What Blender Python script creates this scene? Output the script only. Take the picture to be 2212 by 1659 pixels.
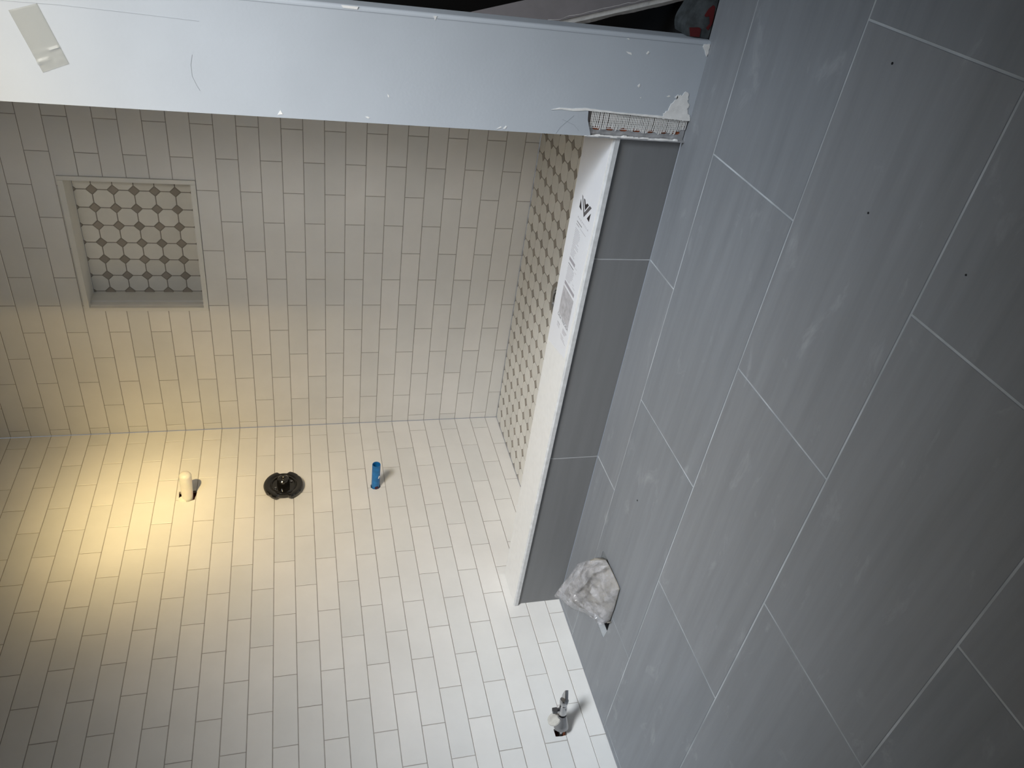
import bpy, bmesh, math, random
from mathutils import Vector, Matrix, noise
random.seed(7)
for o in list(bpy.data.objects):
    bpy.data.objects.remove(o)
SC = bpy.context.scene
COL = SC.collection

# ------------------------------------------------------------------ camera
CAM_POS = Vector((2.01387677, -2.44999149, 0.80625504))
CAM_FWD = Vector((-0.57903352, 0.77017168, -0.2674991))
CAM_RIGHT = Vector((0.13540714, -0.23269733, -0.96307677))
CAM_DOWN = Vector((-0.80398078, -0.59387501, 0.03045281))
cd = bpy.data.cameras.new('camera')
cam = bpy.data.objects.new('camera', cd)
COL.objects.link(cam)
cd.sensor_fit = 'HORIZONTAL'
cd.sensor_width = 36.0
cd.lens = 36.0 * 1660.46 / 2212.0
cd.clip_start = 0.02
m = Matrix((CAM_RIGHT, -CAM_DOWN, -CAM_FWD)).transposed().to_4x4()
m.translation = CAM_POS
cam.matrix_world = m
SC.camera = cam

# ------------------------------------------------------------------ world, lights, exposure
SC.view_settings.view_transform = 'Standard'
SC.view_settings.look = 'None'
SC.view_settings.gamma = 1.0
SC.view_settings.use_curve_mapping = False
SC.view_settings.exposure = 0.0
w = bpy.data.worlds.new('world')
SC.world = w
w.use_nodes = True
w.node_tree.nodes['Background'].inputs[0].default_value = (0.75, 0.85, 1.0, 1)
w.node_tree.nodes['Background'].inputs[1].default_value = 0.3


def light(name, kind, loc, target, energy, color, **kw):
    d = bpy.data.lights.new(name, kind)
    d.energy = energy
    d.color = color
    for k, v in kw.items():
        setattr(d, k, v)
    o = bpy.data.objects.new(name, d)
    COL.objects.link(o)
    o.location = loc
    o.rotation_euler = (Vector(target) - Vector(loc)).to_track_quat('-Z', 'Y').to_euler()
    return o


def beam(name, loc, target, terms):
    """lamp whose reflector throws a soft beam: terms are (strength, colour, width as a tangent)"""
    o = light(name, 'SPOT', loc, target, 1.0, (1, 1, 1), spot_size=math.radians(110), spot_blend=1.0, shadow_soft_size=0.03)
    d = o.data
    d.use_nodes = True
    nt = d.node_tree
    em = nt.nodes['Emission']
    tc = nt.nodes.new('ShaderNodeTexCoord')
    sp = nt.nodes.new('ShaderNodeSeparateXYZ')
    nt.links.new(tc.outputs['Normal'], sp.inputs[0])

    def mth(op, a, b=None):
        n = nt.nodes.new('ShaderNodeMath')
        n.operation = op
        for i, v in enumerate((a, b)):
            if v is None:
                continue
            if isinstance(v, (int, float)):
                n.inputs[i].default_value = v
            else:
                nt.links.new(v, n.inputs[i])
        return n.outputs[0]
    zz = mth('MULTIPLY', sp.outputs[2], sp.outputs[2])
    t2 = mth('DIVIDE', mth('SUBTRACT', 1.0, zz), mth('MAXIMUM', zz, 0.001))
    last = None
    for st, c, sg in terms:
        g = mth('MULTIPLY', mth('EXPONENT', mth('MULTIPLY', t2, -0.5 / sg ** 2)), st)
        v = nt.nodes.new('ShaderNodeVectorMath')
        v.operation = 'SCALE'
        v.inputs[0].default_value = c
        nt.links.new(g, v.inputs['Scale'])
        if last is None:
            last = v.outputs[0]
        else:
            ad = nt.nodes.new('ShaderNodeVectorMath')
            ad.operation = 'ADD'
            nt.links.new(last, ad.inputs[0])
            nt.links.new(v.outputs[0], ad.inputs[1])
            last = ad.outputs[0]
    nt.links.new(last, em.inputs['Color'])
    em.inputs['Strength'].default_value = 1.0
    return o


# daylight falling steeply through the high bathroom window beside the photographer, plus added fill lamps
WIN = (2.9, -2.3, 2.2)
def area_light(name, energy, color, loc, target, spread, size=0.6):
    return light(name, 'AREA', loc, target, energy, color, shape='RECTANGLE', size=size, size_y=size, spread=math.radians(spread))
W_, S_ = (1.0, 0.97, 0.92), (0.66, 0.82, 1.0)
area_light('window_daylight', 5.2, (0.98, 0.97, 0.94), WIN, (0.3, -0.9, 0.2), 45, 0.72)
area_light('window_daylight_core', 1.6, W_, WIN, (0.1, -0.8, 0.1), 32)
area_light('partition_fill_low', 1.35, (0.98, 0.97, 0.94), (2.2, -2.6, 1.6), (1.65, -0.97, 1.1), 70, 0.4)  # added fill that brightens the partition face, away from the window
area_light('partition_fill_mid', 0.85, W_, (2.2, -2.3, 2.1), (1.63, -0.97, 1.2), 50, 0.3)  # second added fill for the partition, from higher up
area_light('curb_floor_fill', 1.5, S_, (2.4, -1.8, 2.3), (1.25, -1.05, 0.0), 40)  # added fill lifting the floor along the curb
area_light('window_sky_near', 1.35, (0.69, 0.84, 1.0), WIN, (0.0, -1.5, 0.0), 25)
area_light('overhead_floor_fill', 0.8, (0.87, 0.91, 0.95), (1.9, -1.9, 2.3), (1.2, -1.2, 0.0), 50)  # added overhead lamp brightening the floor, no real source
area_light('room_fill', 1.6, (0.78, 0.88, 1.0), (1.3, -3.35, 1.2), (1.3, 0.0, 1.0), 180, 1.2)  # added broad fill from behind the camera, no doorway there
area_light('warm_overhead_fill', 1.3, (1.0, 0.76, 0.36), (1.8, -2.2, 2.36), (1.8, -2.2, 0.0), 180, 1.4)  # added warm fill under the ceiling, which holds no lamp
# warm lamp in the bathroom whose beam lands high on the plumbing wall
LAMP = (2.60, -2.02, 1.62)
beam('warm_lamp', LAMP, (0.0, -0.41, 1.345), [(450, (1.0, 0.75, 0.34), 0.070)])
beam('warm_lamp_spill', LAMP, (0.0, -0.45, 0.95), [(178, (1.0, 0.73, 0.33), 0.10)])
beam('warm_lamp_side', LAMP, (1.6, -0.97, 1.5), [(54, (1.0, 0.72, 0.30), 0.14)])

# ------------------------------------------------------------------ materials
def mat(name):
    m = bpy.data.materials.new(name)
    m.use_nodes = True
    nt = m.node_tree
    return m, nt, nt.nodes['Principled BSDF']


def N(nt, typ, **kw):
    n = nt.nodes.new(typ)
    for k, v in kw.items():
        setattr(n, k, v)
    return n


def simple(name, col, rough=0.5, metal=0.0, noise_amt=0.0, scale=40, bump=0.0, bscale=200, **inp):
    m, nt, b = mat(name)
    b.inputs['Base Color'].default_value = (*col, 1)
    b.inputs['Roughness'].default_value = rough
    b.inputs['Metallic'].default_value = metal
    for k, v in inp.items():
        b.inputs[k.replace('_', ' ')].default_value = v
    tc = N(nt, 'ShaderNodeTexCoord')
    if noise_amt:
        n = N(nt, 'ShaderNodeTexNoise')
        n.inputs['Scale'].default_value = scale
        n.inputs['Detail'].default_value = 4
        nt.links.new(tc.outputs['Object'], n.inputs['Vector'])
        r = N(nt, 'ShaderNodeMapRange')
        r.inputs['From Min'].default_value = 0.3
        r.inputs['From Max'].default_value = 0.7
        r.inputs['To Min'].default_value = 1 - noise_amt
        r.inputs['To Max'].default_value = 1 + noise_amt
        nt.links.new(n.outputs['Fac'], r.inputs['Value'])
        h = N(nt, 'ShaderNodeHueSaturation')
        h.inputs['Color'].default_value = (*col, 1)
        nt.links.new(r.outputs['Result'], h.inputs['Value'])
        nt.links.new(h.outputs['Color'], b.inputs['Base Color'])
    if bump:
        n = N(nt, 'ShaderNodeTexNoise')
        n.inputs['Scale'].default_value = bscale
        n.inputs['Detail'].default_value = 3
        nt.links.new(tc.outputs['Object'], n.inputs['Vector'])
        bp = N(nt, 'ShaderNodeBump')
        bp.inputs['Strength'].default_value = 1.0
        bp.inputs['Distance'].default_value = bump
        nt.links.new(n.outputs['Fac'], bp.inputs['Height'])
        nt.links.new(bp.outputs['Normal'], b.inputs['Normal'])
    return m


def tile_material(name, c1, c2, rough, cloud=0.04, cscale=6, bump=0.0002, bscale=25, stretch=(1, 1, 1), smudge=None):
    """glazed tile: every tile carries its own attribute 'var' (firing variation) mixed between two colours, with soft clouding."""
    m, nt, b = mat(name)
    at = N(nt, 'ShaderNodeAttribute', attribute_name='var')
    mx = N(nt, 'ShaderNodeMix', data_type='RGBA')
    mx.inputs[6].default_value = (*c1, 1)
    mx.inputs[7].default_value = (*c2, 1)
    nt.links.new(at.outputs['Fac'], mx.inputs[0])
    tc = N(nt, 'ShaderNodeTexCoord')
    mp = N(nt, 'ShaderNodeMapping')
    mp.inputs['Scale'].default_value = stretch
    nt.links.new(tc.outputs['Object'], mp.inputs['Vector'])
    n = N(nt, 'ShaderNodeTexNoise')
    n.inputs['Scale'].default_value = cscale
    n.inputs['Detail'].default_value = 5
    n.inputs['Roughness'].default_value = 0.6
    nt.links.new(mp.outputs['Vector'], n.inputs['Vector'])
    r = N(nt, 'ShaderNodeMapRange')
    r.inputs['From Min'].default_value = 0.3
    r.inputs['From Max'].default_value = 0.7
    r.inputs['To Min'].default_value = 1 - cloud
    r.inputs['To Max'].default_value = 1 + cloud
    nt.links.new(n.outputs['Fac'], r.inputs['Value'])
    h = N(nt, 'ShaderNodeHueSaturation')
    nt.links.new(mx.outputs[2], h.inputs['Color'])
    nt.links.new(r.outputs['Result'], h.inputs['Value'])
    last = h.outputs['Color']
    if smudge:
        s = N(nt, 'ShaderNodeTexNoise')
        s.inputs['Scale'].default_value = 7.5
        s.inputs['Detail'].default_value = 7
        s.inputs['Roughness'].default_value = 0.62
        s.inputs['Distortion'].default_value = 0.5
        mp2 = N(nt, 'ShaderNodeMapping')
        mp2.inputs['Scale'].default_value = (1.0, 1.9, 1.0)
        mp2.inputs['Location'].default_value = (3.1, 1.7, 0)
        nt.links.new(tc.outputs['Object'], mp2.inputs['Vector'])
        nt.links.new(mp2.outputs['Vector'], s.inputs['Vector'])
        sr = N(nt, 'ShaderNodeMapRange')
        sr.inputs['From Min'].default_value = 0.60
        sr.inputs['From Max'].default_value = 0.82
        sr.inputs['To Min'].default_value = 0.0
        sr.inputs['To Max'].default_value = smudge
        nt.links.new(s.outputs['Fac'], sr.inputs['Value'])
        m2 = N(nt, 'ShaderNodeMix', data_type='RGBA')
        m2.inputs[7].default_value = (0.55, 0.56, 0.58, 1)
        nt.links.new(sr.outputs['Result'], m2.inputs[0])
        nt.links.new(last, m2.inputs[6])
        last = m2.outputs[2]
    nt.links.new(last, b.inputs['Base Color'])
    b.inputs['Roughness'].default_value = rough
    bn = N(nt, 'ShaderNodeTexNoise')
    bn.inputs['Scale'].default_value = bscale
    bn.inputs['Detail'].default_value = 2
    nt.links.new(tc.outputs['Object'], bn.inputs['Vector'])
    bp = N(nt, 'ShaderNodeBump')
    bp.inputs['Distance'].default_value = bump
    nt.links.new(bn.outputs['Fac'], bp.inputs['Height'])
    nt.links.new(bp.outputs['Normal'], b.inputs['Normal'])
    return m


M_TILE = tile_material('white_glazed_tile', (0.74, 0.735, 0.72), (0.80, 0.785, 0.765), 0.42)
M_GROUT = simple('wall_grout', (0.36, 0.335, 0.31), 0.9, noise_amt=0.15, scale=30)
M_FLOOR = tile_material('grey_porcelain', (0.222, 0.234, 0.252), (0.240, 0.248, 0.262), 0.50, cloud=0.10, cscale=5,
                        bump=0.0001, bscale=60, stretch=(0.5, 7, 1), smudge=0.42)
M_CURB_SHADED = tile_material('grey_porcelain_shaded', (0.185, 0.190, 0.198), (0.200, 0.204, 0.210), 0.50, cloud=0.06, cscale=5,
                           bump=0.0001, bscale=60, stretch=(0.5, 1, 7))  # same tile as the floor, darkened: curb-face shade put into the colour
M_FGROUT = simple('floor_grout', (0.44, 0.46, 0.48), 0.85, noise_amt=0.3, scale=9)
M_OCT = tile_material('octagon_stone', (0.70, 0.685, 0.64), (0.78, 0.765, 0.72), 0.40, cloud=0.03, cscale=25)
M_DOT = tile_material('taupe_dot_stone', (0.29, 0.262, 0.225), (0.34, 0.30, 0.258), 0.45, cloud=0.05, cscale=40)
M_OGROUT = simple('mosaic_grout', (0.25, 0.228, 0.195), 0.9)
M_STONE = simple('trim_stone', (0.76, 0.75, 0.71), 0.35, noise_amt=0.03, scale=12)
M_QUARTZ = simple('white_quartz', (0.80, 0.795, 0.78), 0.30, noise_amt=0.03, scale=60)
M_QEDGE = simple('quartz_edge', (0.62, 0.63, 0.64), 0.5, noise_amt=0.12, scale=60)
M_DRYWALL = simple('primed_drywall', (0.51, 0.55, 0.60), 0.62, noise_amt=0.03, scale=7, bump=0.0002, bscale=160)
M_PLASTER = simple('joint_compound', (0.90, 0.89, 0.87), 0.9, noise_amt=0.08, scale=60, bump=0.0008, bscale=90)
M_PAPER = simple('torn_gypsum_paper', (0.36, 0.33, 0.32), 0.9, noise_amt=0.15, scale=30)
M_METAL = simple('galvanised_bead', (0.55, 0.55, 0.56), 0.45, 0.7, noise_amt=0.2, scale=60)
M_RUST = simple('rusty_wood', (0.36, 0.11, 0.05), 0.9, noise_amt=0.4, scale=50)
M_MESH = simple('fibre_mesh', (0.86, 0.85, 0.83), 0.8)
M_DARK = simple('dark_cavity', (0.006, 0.006, 0.007), 0.95, noise_amt=0.3, scale=8)  # near black: shade of the hollows put into the colour; also specks
M_STUD = simple('cavity_lumber', (0.10, 0.08, 0.06), 0.9, noise_amt=0.3, scale=12)
M_PAINT = simple('room_paint', (0.28, 0.29, 0.31), 0.85, noise_amt=0.02, scale=5)
M_BLACK = simple('black_chrome', (0.010, 0.009, 0.008), 0.07, 0.0, IOR=1.65)
M_CHROME = simple('chrome', (0.50, 0.50, 0.51), 0.16, 1.0)
M_DKCHROME = simple('dark_chrome', (0.30, 0.30, 0.31), 0.22, 1.0)
M_BRASS = simple('brass', (0.85, 0.75, 0.52), 0.25, 1.0)
M_PIPE = simple('milky_pipe', (0.80, 0.77, 0.70), 0.35, noise_amt=0.04, scale=30, Subsurface_Weight=0.2)
M_BLUE = simple('blue_pipe_plastic', (0.012, 0.16, 0.42), 0.38, noise_amt=0.25, scale=45)
M_MAROON = simple('maroon_plug', (0.06, 0.015, 0.035), 0.5)
M_RED = simple('red_print', (0.10, 0.003, 0.004), 0.6, noise_amt=0.15, scale=30)
M_SACK = simple('sack_paper', (0.045, 0.052, 0.055), 0.85, noise_amt=0.45, scale=60)
M_INK = simple('black_ink', (0.018, 0.012, 0.014), 0.5)
M_INKG = simple('grey_ink', (0.10, 0.095, 0.10), 0.5)
M_TXT = simple('fine_print_ink', (0.36, 0.34, 0.37), 0.6)
M_FILM = simple('protective_film', (0.78, 0.79, 0.83), 0.22, noise_amt=0.015, scale=20)
M_SWATCH = simple('marble_swatch', (0.45, 0.44, 0.46), 0.4, noise_amt=0.22, scale=70)
M_WASH = simple('clouded_plastic', (0.52, 0.50, 0.46), 0.35, noise_amt=0.15, scale=80)


def plastic_mat():
    m, nt, b = mat('clear_plastic')
    b.inputs['Base Color'].default_value = (0.60, 0.59, 0.61, 1)
    b.inputs['Roughness'].default_value = 0.14
    tr = N(nt, 'ShaderNodeBsdfTransparent')
    mix = N(nt, 'ShaderNodeMixShader')
    tc = N(nt, 'ShaderNodeTexCoord')
    n = N(nt, 'ShaderNodeTexNoise')
    n.inputs['Scale'].default_value = 30
    n.inputs['Detail'].default_value = 6
    nt.links.new(tc.outputs['Object'], n.inputs['Vector'])
    r = N(nt, 'ShaderNodeMapRange')
    r.inputs['From Min'].default_value = 0.35
    r.inputs['From Max'].default_value = 0.65
    r.inputs['To Min'].default_value = 0.16
    r.inputs['To Max'].default_value = 0.56
    nt.links.new(n.outputs['Fac'], r.inputs['Value'])
    nt.links.new(r.outputs['Result'], mix.inputs[0])
    nt.links.new(tr.outputs[0], mix.inputs[1])
    nt.links.new(b.outputs[0], mix.inputs[2])
    nt.links.new(mix.outputs[0], nt.nodes['Material Output'].inputs[0])
    bn = N(nt, 'ShaderNodeTexNoise')
    bn.inputs['Scale'].default_value = 45
    bn.inputs['Detail'].default_value = 4
    nt.links.new(tc.outputs['Object'], bn.inputs['Vector'])
    bp = N(nt, 'ShaderNodeBump')
    bp.inputs['Distance'].default_value = 0.003
    nt.links.new(bn.outputs['Fac'], bp.inputs['Height'])
    nt.links.new(bp.outputs['Normal'], b.inputs['Normal'])
    return m


M_PLASTIC = plastic_mat()
M_INNER = simple('crumpled_liner', (0.20, 0.185, 0.16), 0.75, noise_amt=0.7, scale=22, bump=0.004, bscale=50)
M_TAPE, _nt, _b = mat('clear_tape')
_b.inputs['Base Color'].default_value = (0.50, 0.50, 0.44, 1)
_b.inputs['Roughness'].default_value = 0.25
_b.inputs['Alpha'].default_value = 0.24

# ------------------------------------------------------------------ mesh helpers
class MB:
    """collects polygons (with material slot and per-face variation) and links them as one mesh object"""

    def __init__(self):
        self.v, self.f, self.m, self.a = [], [], [], []

    def poly(self, pts, mi=0, var=0.5):
        s = len(self.v)
        self.v += [tuple(p) for p in pts]
        self.f.append(tuple(range(s, s + len(pts))))
        self.m.append(mi)
        self.a.append(var)

    def box(self, a, b, mi=0, var=0.5):
        (x0, y0, z0), (x1, y1, z1) = a, b
        c = [(x0, y0, z0), (x1, y0, z0), (x1, y1, z0), (x0, y1, z0), (x0, y0, z1), (x1, y0, z1), (x1, y1, z1), (x0, y1, z1)]
        for q in ((0, 3, 2, 1), (4, 5, 6, 7), (0, 1, 5, 4), (1, 2, 6, 5), (2, 3, 7, 6), (3, 0, 4, 7)):
            self.poly([c[i] for i in q], mi, var)

    def prism(self, pts, fr, t0, t1, c=0.0, mi=0, var=0.5, bottom=False):
        """convex polygon pts (2D) in frame fr=(origin,U,V,Nrm), from height t0 to t1, chamfer c"""
        O, U, V, W = fr
        if area(pts) < 0:
            pts = pts[::-1]
        flip = U.cross(V).dot(W) < 0

        def P(q, t):
            return O + U * q[0] + V * q[1] + W * t
        top = inset(pts, c) if c else pts
        if not top:
            top, c = pts, 0.0
        n = len(pts)
        rings = [[P(q, t0) for q in pts], [P(q, t1 - c) for q in pts]]
        if c:
            rings.append([P(q, t1) for q in top])
        def put(l):
            self.poly(l[::-1] if flip else l, mi, var)
        for r in range(len(rings) - 1):
            for i in range(n):
                j = (i + 1) % n
                put([rings[r][i], rings[r][j], rings[r + 1][j], rings[r + 1][i]])
        put(rings[-1])
        if bottom:
            put(rings[0][::-1])

    def tube(self, p0, p1, r0, r1, n=24, mi=0, cap0=True, cap1=True):
        p0, p1 = Vector(p0), Vector(p1)
        d = (p1 - p0).normalized()
        u = d.orthogonal().normalized()
        v = d.cross(u)
        A = [p0 + (u * math.cos(2 * math.pi * i / n) + v * math.sin(2 * math.pi * i / n)) * r0 for i in range(n)]
        B = [p1 + (u * math.cos(2 * math.pi * i / n) + v * math.sin(2 * math.pi * i / n)) * r1 for i in range(n)]
        for i in range(n):
            j = (i + 1) % n
            self.poly([A[i], A[j], B[j], B[i]], mi)
        if cap0:
            self.poly(A[::-1], mi)
        if cap1:
            self.poly(B, mi)

    def lathe(self, o, axis, prof, n=48, mi=0, rfun=None):
        """prof: (height along axis, radius); closed where radius is 0"""
        o, d = Vector(o), Vector(axis).normalized()
        u = Vector((0, 0, 1)) - d * d.z
        u = u.normalized() if u.length > 1e-3 else Vector((1, 0, 0))
        v = d.cross(u)
        R = []
        for h, r in prof:
            R.append([o + d * h + (u * math.cos(t) + v * math.sin(t)) * (r * (rfun(t, r) if rfun else 1))
                      for t in [2 * math.pi * i / n for i in range(n)]])
        for k in range(len(R) - 1):
            for i in range(n):
                j = (i + 1) % n
                if prof[k][1] < 1e-6:
                    self.poly([R[k][i], R[k + 1][j], R[k + 1][i]], mi)
                elif prof[k + 1][1] < 1e-6:
                    self.poly([R[k][i], R[k][j], R[k + 1][i]], mi)
                else:
                    self.poly([R[k][i], R[k][j], R[k + 1][j], R[k + 1][i]], mi)

    def build(self, name, mats, parent=None, smooth=False, recalc=False):
        me = bpy.data.meshes.new(name)
        me.from_pydata(self.v, [], self.f)
        for m_ in (mats if isinstance(mats, (list, tuple)) else [mats]):
            me.materials.append(m_)
        me.polygons.foreach_set('material_index', self.m)
        at = me.attributes.new('var', 'FLOAT', 'FACE')
        at.data.foreach_set('value', self.a)
        me.update()
        if smooth or recalc:
            bm = bmesh.new()
            bm.from_mesh(me)
            bmesh.ops.remove_doubles(bm, verts=bm.verts, dist=1e-6)
            bmesh.ops.recalc_face_normals(bm, faces=bm.faces)
            if smooth:
                for f in bm.faces:
                    f.smooth = True
                for e in bm.edges:
                    if len(e.link_faces) == 2 and e.calc_face_angle(0) > math.radians(38):
                        e.smooth = False
            bm.to_mesh(me)
            bm.free()
        o = bpy.data.objects.new(name, me)
        COL.objects.link(o)
        if parent:
            o.parent = parent
        return o


def area(p):
    return 0.5 * sum(p[i][0] * p[(i + 1) % len(p)][1] - p[(i + 1) % len(p)][0] * p[i][1] for i in range(len(p)))


def clip(p, a, b, c):
    """keep the side a*x+b*y<=c of convex polygon p"""
    out = []
    for i in range(len(p)):
        q, r = p[i], p[(i + 1) % len(p)]
        dq, dr = a * q[0] + b * q[1] - c, a * r[0] + b * r[1] - c
        if dq <= 0:
            out.append(q)
        if (dq < 0 < dr) or (dr < 0 < dq):
            t = dq / (dq - dr)
            out.append((q[0] + (r[0] - q[0]) * t, q[1] + (r[1] - q[1]) * t))
    return out if len(out) > 2 and abs(area(out)) > 1e-7 else []


def clip_rect(p, r):
    for a, b, c in ((-1, 0, -r[0]), (1, 0, r[1]), (0, -1, -r[2]), (0, 1, r[3])):
        if p:
            p = clip(p, a, b, c)
    return p


def edges(h):
    if area(h) < 0:
        h = h[::-1]
    for i in range(len(h)):
        (x0, y0), (x1, y1) = h[i], h[(i + 1) % len(h)]
        a, b = (y1 - y0), -(x1 - x0)
        L = math.hypot(a, b)
        yield a / L, b / L, (a * x0 + b * y0) / L


def inset(p, d):
    for a, b, c in list(edges(p)):
        p = clip(p, a, b, c - d)
        if not p:
            return []
    return p if p and len(p) > 2 else []


def inset_same(p, d):
    """inset that keeps the vertex count (for chamfers)"""
    es = list(edges(p))
    n = len(es)
    out = []
    for i in range(n):
        a1, b1, c1 = es[i - 1]
        a2, b2, c2 = es[i]
        det = a1 * b2 - a2 * b1
        if abs(det) < 1e-6:
            return []
        c1, c2 = c1 - d, c2 - d
        out.append(((c1 * b2 - c2 * b1) / det, (a1 * c2 - a2 * c1) / det))
    return out


_inset_trim = inset


def inset(p, d):
    if area(p) < 0:
        p = p[::-1]
    t = _inset_trim(p, d)
    if not t or len(t) != len(p):
        return []
    return inset_same(p, d)


def subtract(pieces, hole):
    """convex pieces minus a convex hole -> convex pieces"""
    out = []
    hs = list(edges(hole))
    for p in pieces:
        rest = p
        for a, b, c in hs:
            if not rest:
                break
            o = clip(rest, -a, -b, -c)
            if o:
                out.append(o)
            rest = clip(rest, a, b, c)
    return out


def same(a, b):
    return len(a) == len(b) and abs(abs(area(a)) - abs(area(b))) < 1e-9


def rect(x0, x1, y0, y1):
    return [(x0, y0), (x1, y0), (x1, y1), (x0, y1)]


def thing(name, label, cat, loc=(0, 0, 0), group=None):
    o = bpy.data.objects.new(name, None)
    o.empty_display_size = 0.05
    COL.objects.link(o)
    o.location = loc
    return tag(o, label, cat, group)


def tag(o, label, cat, group=None):
    o['label'] = label
    o['category'] = cat
    if group:
        o['group'] = group
    return o


def struct(o):
    o['kind'] = 'structure'
    return o


def ngon(cx, cy, r, n=10, ph=0.0, sy=1.0):
    return [(cx + r * math.cos(ph + 2 * math.pi * i / n), cy + sy * r * math.sin(ph + 2 * math.pi * i / n)) for i in range(n)]


X, Y, Z = Vector((1, 0, 0)), Vector((0, 1, 0)), Vector((0, 0, 1))
rnd = random.random

# ------------------------------------------------------------------ tiled walls
Z0, H, L, G = 0.050, 0.0654, 0.2096, 0.0021
TOP = 2.40
PX0, PX1, PY = 1.531, 1.729, -0.970        # partition: inner face, outer edge, front face


def tiled_wall(name, fr, u0, u1, off, holes, hole_tiles_gap=0.0):
    """courses of running bond in frame fr; u runs along the wall, v is height"""
    mb = MB()
    slab = [rect(u0, u1, 0.0, TOP)]
    for h in holes:
        slab = subtract(slab, h)
    O, U, V, W = fr
    for p in slab:
        mb.prism(p, fr, -0.012, -0.0012, mi=1, bottom=True)
    k = -1
    while Z0 + k * H < TOP:
        v0, v1 = max(Z0 + k * H, 0.0), min(Z0 + (k + 1) * H, TOP)
        o = off + (0.5 * L if k % 2 else 0.0)
        n = math.floor((u0 - o) / L)
        while o + n * L < u1:
            a, b = max(o + n * L, u0), min(o + (n + 1) * L, u1)
            n += 1
            if b - a < 0.006:
                continue
            g = G / 2
            base = rect(a + g, b - g, v0 + (g if k >= 0 else 0.001), v1 - g)
            ps = [base]
            var = rnd()
            for h in holes:
                ps2 = []
                for p in ps:
                    s = subtract([p], h)
                    if sum(abs(area(q)) for q in s) > abs(area(p)) - 1e-8:
                        ps2.append(p)
                    else:
                        ps2 += s
                ps = ps2
            dz = (rnd() - 0.5) * 0.0003
            for p in ps:
                whole = same(p, base)
                big = len(p) == 4
                mb.prism(p, fr, -0.0015, dz, c=0.0009 if (whole or (big and len(ps) == 1)) else 0.0, var=var)
        k += 1
    return struct(mb.build(name, [M_TILE, M_GROUT]))


NX0, NX1, NZ0, NZ1 = 0.532, 1.004, 0.05 + 16 * H, 0.05 + 22 * H - 0.004
pipe_hole = [(0.334, 1.165), (0.345, 1.160), (0.380, 1.166), (0.389, 1.185), (0.385, 1.216), (0.336, 1.219)]
stop_hole = [(1.388, 0.112), (1.412, 0.112), (1.414, 0.128), (1.412, 0.146), (1.390, 0.146)]
blue_hole = ngon(0.371, 0.544, 0.0185, 10)
FR_L = (Vector((0, 0, 0)), -Y, Z, X)         # u = -y
FR_B = (Vector((0, 0, 0)), X, Z, -Y)
FR_R = (Vector((PX0, 0, 0)), -Y, Z, -X)
wall_left = tiled_wall('wall_left', FR_L, 0.0, 3.40, 0.0641, [pipe_hole, stop_hole, blue_hole])
wall_back = tiled_wall('wall_back', FR_B, 0.0, PX0, 0.0281, [rect(NX0, NX1, NZ0, NZ1)])
wall_inner = tiled_wall('wall_right_shower', FR_R, 0.0, 0.957, 0.0641, [])

# rough cavities behind the three plumbing holes
def cavity(holeobj, name, y0, y1, z0, z1, depth, m_):
    mb = MB()
    t = 0.004
    mb.box((-depth - t, y0, z0), (-depth, y1, z1))
    mb.box((-depth, y0 - t, z0), (-0.012, y0, z1))
    mb.box((-depth, y1, z0), (-0.012, y1 + t, z1))
    mb.box((-depth, y0, z0 - t), (-0.012, y1, z0))
    mb.box((-depth, y0, z1), (-0.012, y1, z1 + t))
    return mb.build(name, m_, holeobj)


cavity(wall_left, 'pipe_cavity', -0.42, -0.30, 1.13, 1.25, 0.030, M_RUST)
cavity(wall_left, 'stop_cavity', -1.43, -1.37, 0.10, 0.16, 0.05, M_RUST)
cavity(wall_left, 'spout_cavity', -0.40, -0.34, 0.51, 0.58, 0.05, M_MAROON)

# ------------------------------------------------------------------ floors
FW, FL, FYA, FG = 0.3080, 0.6154, -1.0970, 0.0034
CURB_Y = -0.9585
floor_hole = [(0.215, -1.134), (0.426, -1.130), (0.431, -1.136), (0.433, -1.255), (0.426, -1.268), (0.262, -1.272), (0.215, -1.264)]
FR_F = (Vector((0, 0, 0)), X, Y, Z)
mb = MB()
offs = {-1: 1.5560, 0: 1.2447, 1: 1.5517, 2: 1.8644, 3: 1.5570, 4: 1.2477, 5: 1.5560, 6: 1.86, 7: 1.55, 8: 1.25}
fslab = [rect(0.0, 3.6, -3.40, CURB_Y)]
for p in subtract(fslab, floor_hole):
    mb.prism(p, FR_F, -0.02, -0.0009, mi=1, bottom=True)
for r, o in offs.items():
    y1, y0 = FYA - (r - 1) * FW, FYA - r * FW
    if r == 0:
        y1 = CURB_Y
    if r == -1:
        continue
    y0 = max(y0, -3.40)
    n = -8
    while o + n * FL < 3.6:
        a, b = max(o + n * FL, 0.0), min(o + (n + 1) * FL, 3.6)
        n += 1
        if b - a < 0.01:
            continue
        g = FG / 2
        base = rect(a + g, b - g, y0 + g, y1 - (g if r else 0.0))
        ps = [base]
        s = subtract(ps, floor_hole)
        if sum(abs(area(q)) for q in s) < abs(area(base)) - 1e-8:
            ps = s
        var, dz = rnd(), (rnd() - 0.5) * 0.0005
        for p in ps:
            mb.prism(p, FR_F, -0.0012, dz, c=0.0006 if len(ps) == 1 else 0.0, var=var)
floor = struct(mb.build('floor', [M_FLOOR, M_FGROUT]))
mb = MB()                                     # grout nicks and dark specks left on the tiles
for x_, y_, r_ in ((0.7112, -1.2173, 0.0022), (1.6366, -1.5615, 0.0018), (1.6447, -1.7625, 0.0014), (1.8257, -1.4886, 0.0020)):
    mb.prism(ngon(x_, y_, r_, 6), FR_F, 0.0, 0.0008)
mb.build('grout_speck', M_DARK, floor)
mb = MB()                                     # subfloor painted black for its shade, under the flange hole and under the hollow wall
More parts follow.
